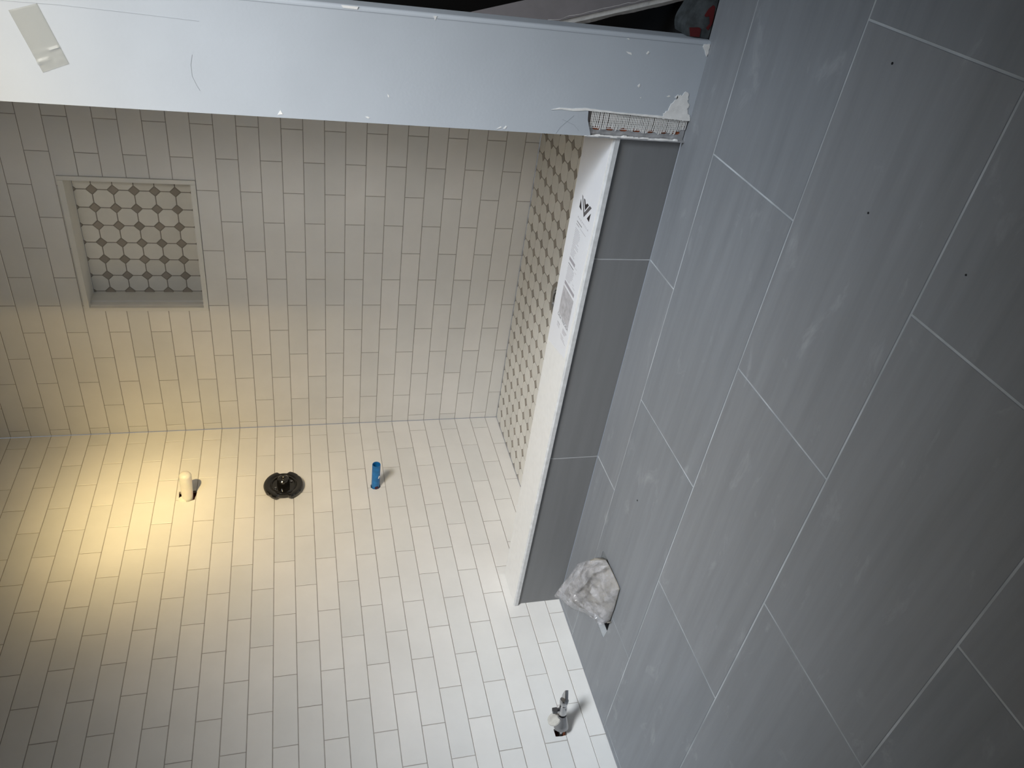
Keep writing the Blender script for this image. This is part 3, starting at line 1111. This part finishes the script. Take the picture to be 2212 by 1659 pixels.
def interp(pts, t):
    f = t * (len(pts) - 1)
    i = min(int(f), len(pts) - 2)
    return Vector(pts[i]).lerp(Vector(pts[i + 1]), f - i)


def sheet_mesh(name, A, B, nu, nv, bulge, amp, freq, m_, parent, thick=0.0006, seed=0.0, ridges=0.0):
    vs, fs = [], []
    for i in range(nu + 1):
        for j in range(nv + 1):
            s, t = i / nu, j / nv
            p = interp(A, s).lerp(interp(B, s), t)
            k = math.sin(math.pi * t) ** 0.6
            p = p + Vector(bulge) * k
            q = Vector((p.x * freq + seed, p.y * freq, p.z * freq))
            edge = min(1.0, 0.12 + 3.2 * min(t, 1 - t) + (0.0 if t < 0.5 else 0.10))
            v1 = noise.voronoi(q)[0]
            v2 = noise.voronoi(q * 2.4 + Vector((5, 1, 2)))[0]
            n1 = noise.noise(q * 0.55)
            hgt = 1.5 * (v1[1] - v1[0]) - 0.7 + 0.5 * (v2[1] - v2[0])
            d = Vector((0.25 * hgt + 0.5 * n1, -0.35 * hgt + 0.4 * noise.noise(q * 0.6 + Vector((3, 8, 1))), hgt + 0.7 * n1)) * amp * edge
            d.z += ridges * math.sin(s * 38 + 5 * noise.noise(q * 0.5)) * k
            p = p + d - BO
            p.z = max(p.z, -0.03)
            vs.append(p)
    for i in range(nu):
        for j in range(nv):
            a = i * (nv + 1) + j
            fs.append((a, a + 1, a + nv + 2, a + nv + 1))
    me = bpy.data.meshes.new(name)
    me.from_pydata([tuple(v) for v in vs], [], fs)
    me.materials.append(m_)
    for p in me.polygons:
        p.use_smooth = True
    o = bpy.data.objects.new(name, me)
    COL.objects.link(o)
    o.parent = parent
    if thick > 0.0005:
        md = o.modifiers.new('thickness', 'SOLIDIFY')
        md.thickness = thick
    return o


right_rim = [(0.418, -1.145, 0.006), (0.432, -1.165, 0.006), (0.438, -1.200, 0.006), (0.439, -1.240, 0.006), (0.436, -1.270, 0.005), (0.365, -1.276, 0.005), (0.300, -1.273, 0.004)]
left_rim = [(0.404, -1.150, 0.012), (0.395, -1.128, 0.028), (0.345, -1.096, 0.042), (0.306, -1.110, 0.058), (0.245, -1.089, 0.070), (0.140, -1.043, 0.058), (0.162, -1.095, 0.050),
            (0.184, -1.132, 0.044), (0.231, -1.185, 0.030), (0.262, -1.230, 0.015), (0.287, -1.266, 0.003)]
sheet_mesh('crumpled_liner', [Vector(p) + Vector((0, 0, -0.002)) for p in right_rim], [Vector(p) * 1.0 + Vector((0.020, -0.014, -0.014)) for p in left_rim],
           90, 60, (0.0, 0.0, 0.024), 0.009, 34, M_INNER, bag, 0.001, 4.0, ridges=0.0035)
body = sheet_mesh('bag_body', right_rim, left_rim, 110, 70, (0.002, -0.004, 0.034), 0.012, 26, M_PLASTIC, bag, 0.0004, 1.0, ridges=0.0010)
flap_in = [(0.468, -1.213, 0.022), (0.440, -1.210, 0.040), (0.421, -1.200, 0.052), (0.347, -1.185, 0.062), (0.260, -1.149, 0.064), (0.205, -1.122, 0.060), (0.158, -1.072, 0.056)]
flap_out = [(0.440, -1.180, 0.024), (0.410, -1.150, 0.030), (0.392, -1.130, 0.036), (0.350, -1.100, 0.046), (0.300, -1.100, 0.064), (0.235, -1.085, 0.074), (0.138, -1.040, 0.060)]
sheet_mesh('bag_flap', flap_out, flap_in, 90, 30, (0.002, -0.004, 0.018), 0.008, 30, M_PLASTIC, bag, 0.0004, 7.0)
mb = MB()
mb.lathe((0.0, 0.01, -0.12), Z, [(0, 0.0), (0.0, 0.060), (0.10, 0.060), (0.125, 0.052), (0.128, 0.0)], 32)
mb.build('bag_bulk', M_INNER, bag, smooth=True)

# ------------------------------------------------------------------ strip of clear tape on the partition
mb = MB()
tp = [(1.6758, 1.2323), (1.6899, 1.1891), (1.5998, 1.1588), (1.5824, 1.2014)]
n1, n2 = 34, 12
vs = []
def tape_pt(s, t):
    a = Vector(tp[0]).lerp(Vector(tp[3]), s)
    b = Vector(tp[1]).lerp(Vector(tp[2]), s)
    p = a.lerp(b, t)
    h = 0.0004 + (0.0022 * max(0, noise.noise(Vector((p.x * 160, p.y * 160, 3)))) if s > 0.66 else 0.0)
    if abs(s - 0.70) < 0.02 and t > 0.55 or (abs(s - 0.84) < 0.02 and t < 0.5):
        h += 0.0022
    return Vector((p.x, PY - h, p.y))
for i in range(n1):
    for j in range(n2):
        mb.poly([tape_pt(i / n1, j / n2), tape_pt(i / n1, (j + 1) / n2), tape_pt((i + 1) / n1, (j + 1) / n2), tape_pt((i + 1) / n1, j / n2)])
tape = mb.build('packing_tape', M_TAPE, smooth=True)
md = tape.modifiers.new('thickness', 'SOLIDIFY'); md.thickness = 0.0001
tag(tape, 'short strip of clear wrinkled tape stuck high on the primed drywall partition', 'tape')

# ------------------------------------------------------------------ gypsum offcut leaning inside the hollow wall
d_ = Vector((-0.2834, 0, 0.9590))
nrm = Vector((0.9590, 0, 0.2834))
A0 = Vector((1.7753, -0.85, 0.0912)) - d_ * 0.090
board = thing('gypsum_offcut', 'narrow drywall offcut with torn white edge leaning in the dark hollow wall', 'drywall offcut', A0)
fa = (nrm * 0.86 + Y * 0.50).normalized()
fb = (nrm * -0.86 + Y * 0.50).normalized()
mb = MB()
for i in range(26):
    p, q = d_ * (i * 0.024), d_ * ((i + 1) * 0.024)
    mb.poly([p, q, q + fa * 0.052, p + fa * 0.052])
    mb.poly([p + fa * 0.052, q + fa * 0.052, q + fa * 0.052 + fb * 0.012, p + fa * 0.052 + fb * 0.012])
    mb.poly([p + fa * 0.052 + fb * 0.012, q + fa * 0.052 + fb * 0.012, q + fb * 0.020, p + fb * 0.020])
mb.poly([Vector((0, 0, 0)), fa * 0.052, fa * 0.052 + fb * 0.012, fb * 0.020])
mb.build('paper_face', simple('grey_gypsum_paper', (0.19, 0.175, 0.18), 0.85, noise_amt=0.06), board)
mb = MB()
wv = [0.0030 * noise.noise(Vector((i * 0.21, 2, 1))) + 0.0006 * (rnd() - 0.5) for i in range(131)]
wu = [0.0022 * noise.noise(Vector((i * 0.10, 7, 4))) + 0.0006 * (rnd() - 0.5) for i in range(131)]
for i in range(130):
    p, q = d_ * (i * 0.0048), d_ * ((i + 1) * 0.0048)
    c1, c2 = fa * (0.004 + wv[i]) - fb * 0.0006, fa * (0.004 + wv[i + 1]) - fb * 0.0006
    m1, m2 = fb * 0.011 - fa * 0.0015, fb * 0.011 - fa * 0.0015
    e1, e2 = fb * (0.021 + wu[i]), fb * (0.021 + wu[i + 1])
    mb.poly([p + c1, p + m1, q + m2, q + c2])
    mb.poly([p + m1, p + e1, q + e2, q + m2])
mb.build('torn_edge', M_PLASTER, board)

# ------------------------------------------------------------------ sack with red print on the floor of the hollow
sack = thing('mortar_sack', 'grey paper sack with red printed shapes in the dark hollow by the floor edge', 'sack', (1.83, -0.90, 0))
SY = -0.9560
mb = MB()
nx_, nz_ = 26, 10
def sk(i, j, k):
    """i along x, j height, k depth 0/1"""
    x_ = 1.734 + 0.205 * i / nx_
    h = 0.050 * (0.9 + 0.12 * math.sin(i * 0.6))
    z_ = h * j / nz_ + 0.0005
    y_ = SY + 0.0035 * noise.noise(Vector((x_ * 40, z_ * 40, 1))) ** 2 + 0.010 * (j / nz_) ** 3 + k * 0.055
    return Vector((x_ - 1.83, y_ + 0.90, z_))
for i in range(nx_):
    for j in range(nz_):
        mb.poly([sk(i, j, 0), sk(i + 1, j, 0), sk(i + 1, j + 1, 0), sk(i, j + 1, 0)])
    mb.poly([sk(i, nz_, 0), sk(i + 1, nz_, 0), sk(i + 1, nz_, 1), sk(i, nz_, 1)])
    mb.poly([sk(i, 0, 1), sk(i, nz_, 1), sk(i + 1, nz_, 1), sk(i + 1, 0, 1)])
for i in (0, nx_):
    mb.poly([sk(i, 0, 0), sk(i, nz_, 0), sk(i, nz_, 1), sk(i, 0, 1)])
mb.build('sack_body', M_SACK, sack, recalc=True)
FR_S = (Vector((-1.83, SY + 0.90, 0)), X, Z, -Y)
mb = MB()
blob(mb, [(1.7350, 0.0210), (1.7350, 0.0411), (1.7504, 0.0470), (1.7524, 0.0271), (1.7500, 0.0217)], -0.001, 0.0006, fr=FR_S)
blob(mb, [(1.7744, 0.0215), (1.7868, 0.0165), (1.7944, 0.0090), (1.7914, 0.0040), (1.7700, 0.0012), (1.7611, 0.0010), (1.7487, 0.0062), (1.7525, 0.0118),
          (1.7617, 0.0058), (1.7740, 0.0110), (1.7722, 0.0185)], -0.001, 0.0006, fr=FR_S)
mb.build('red_print', M_RED, sack)
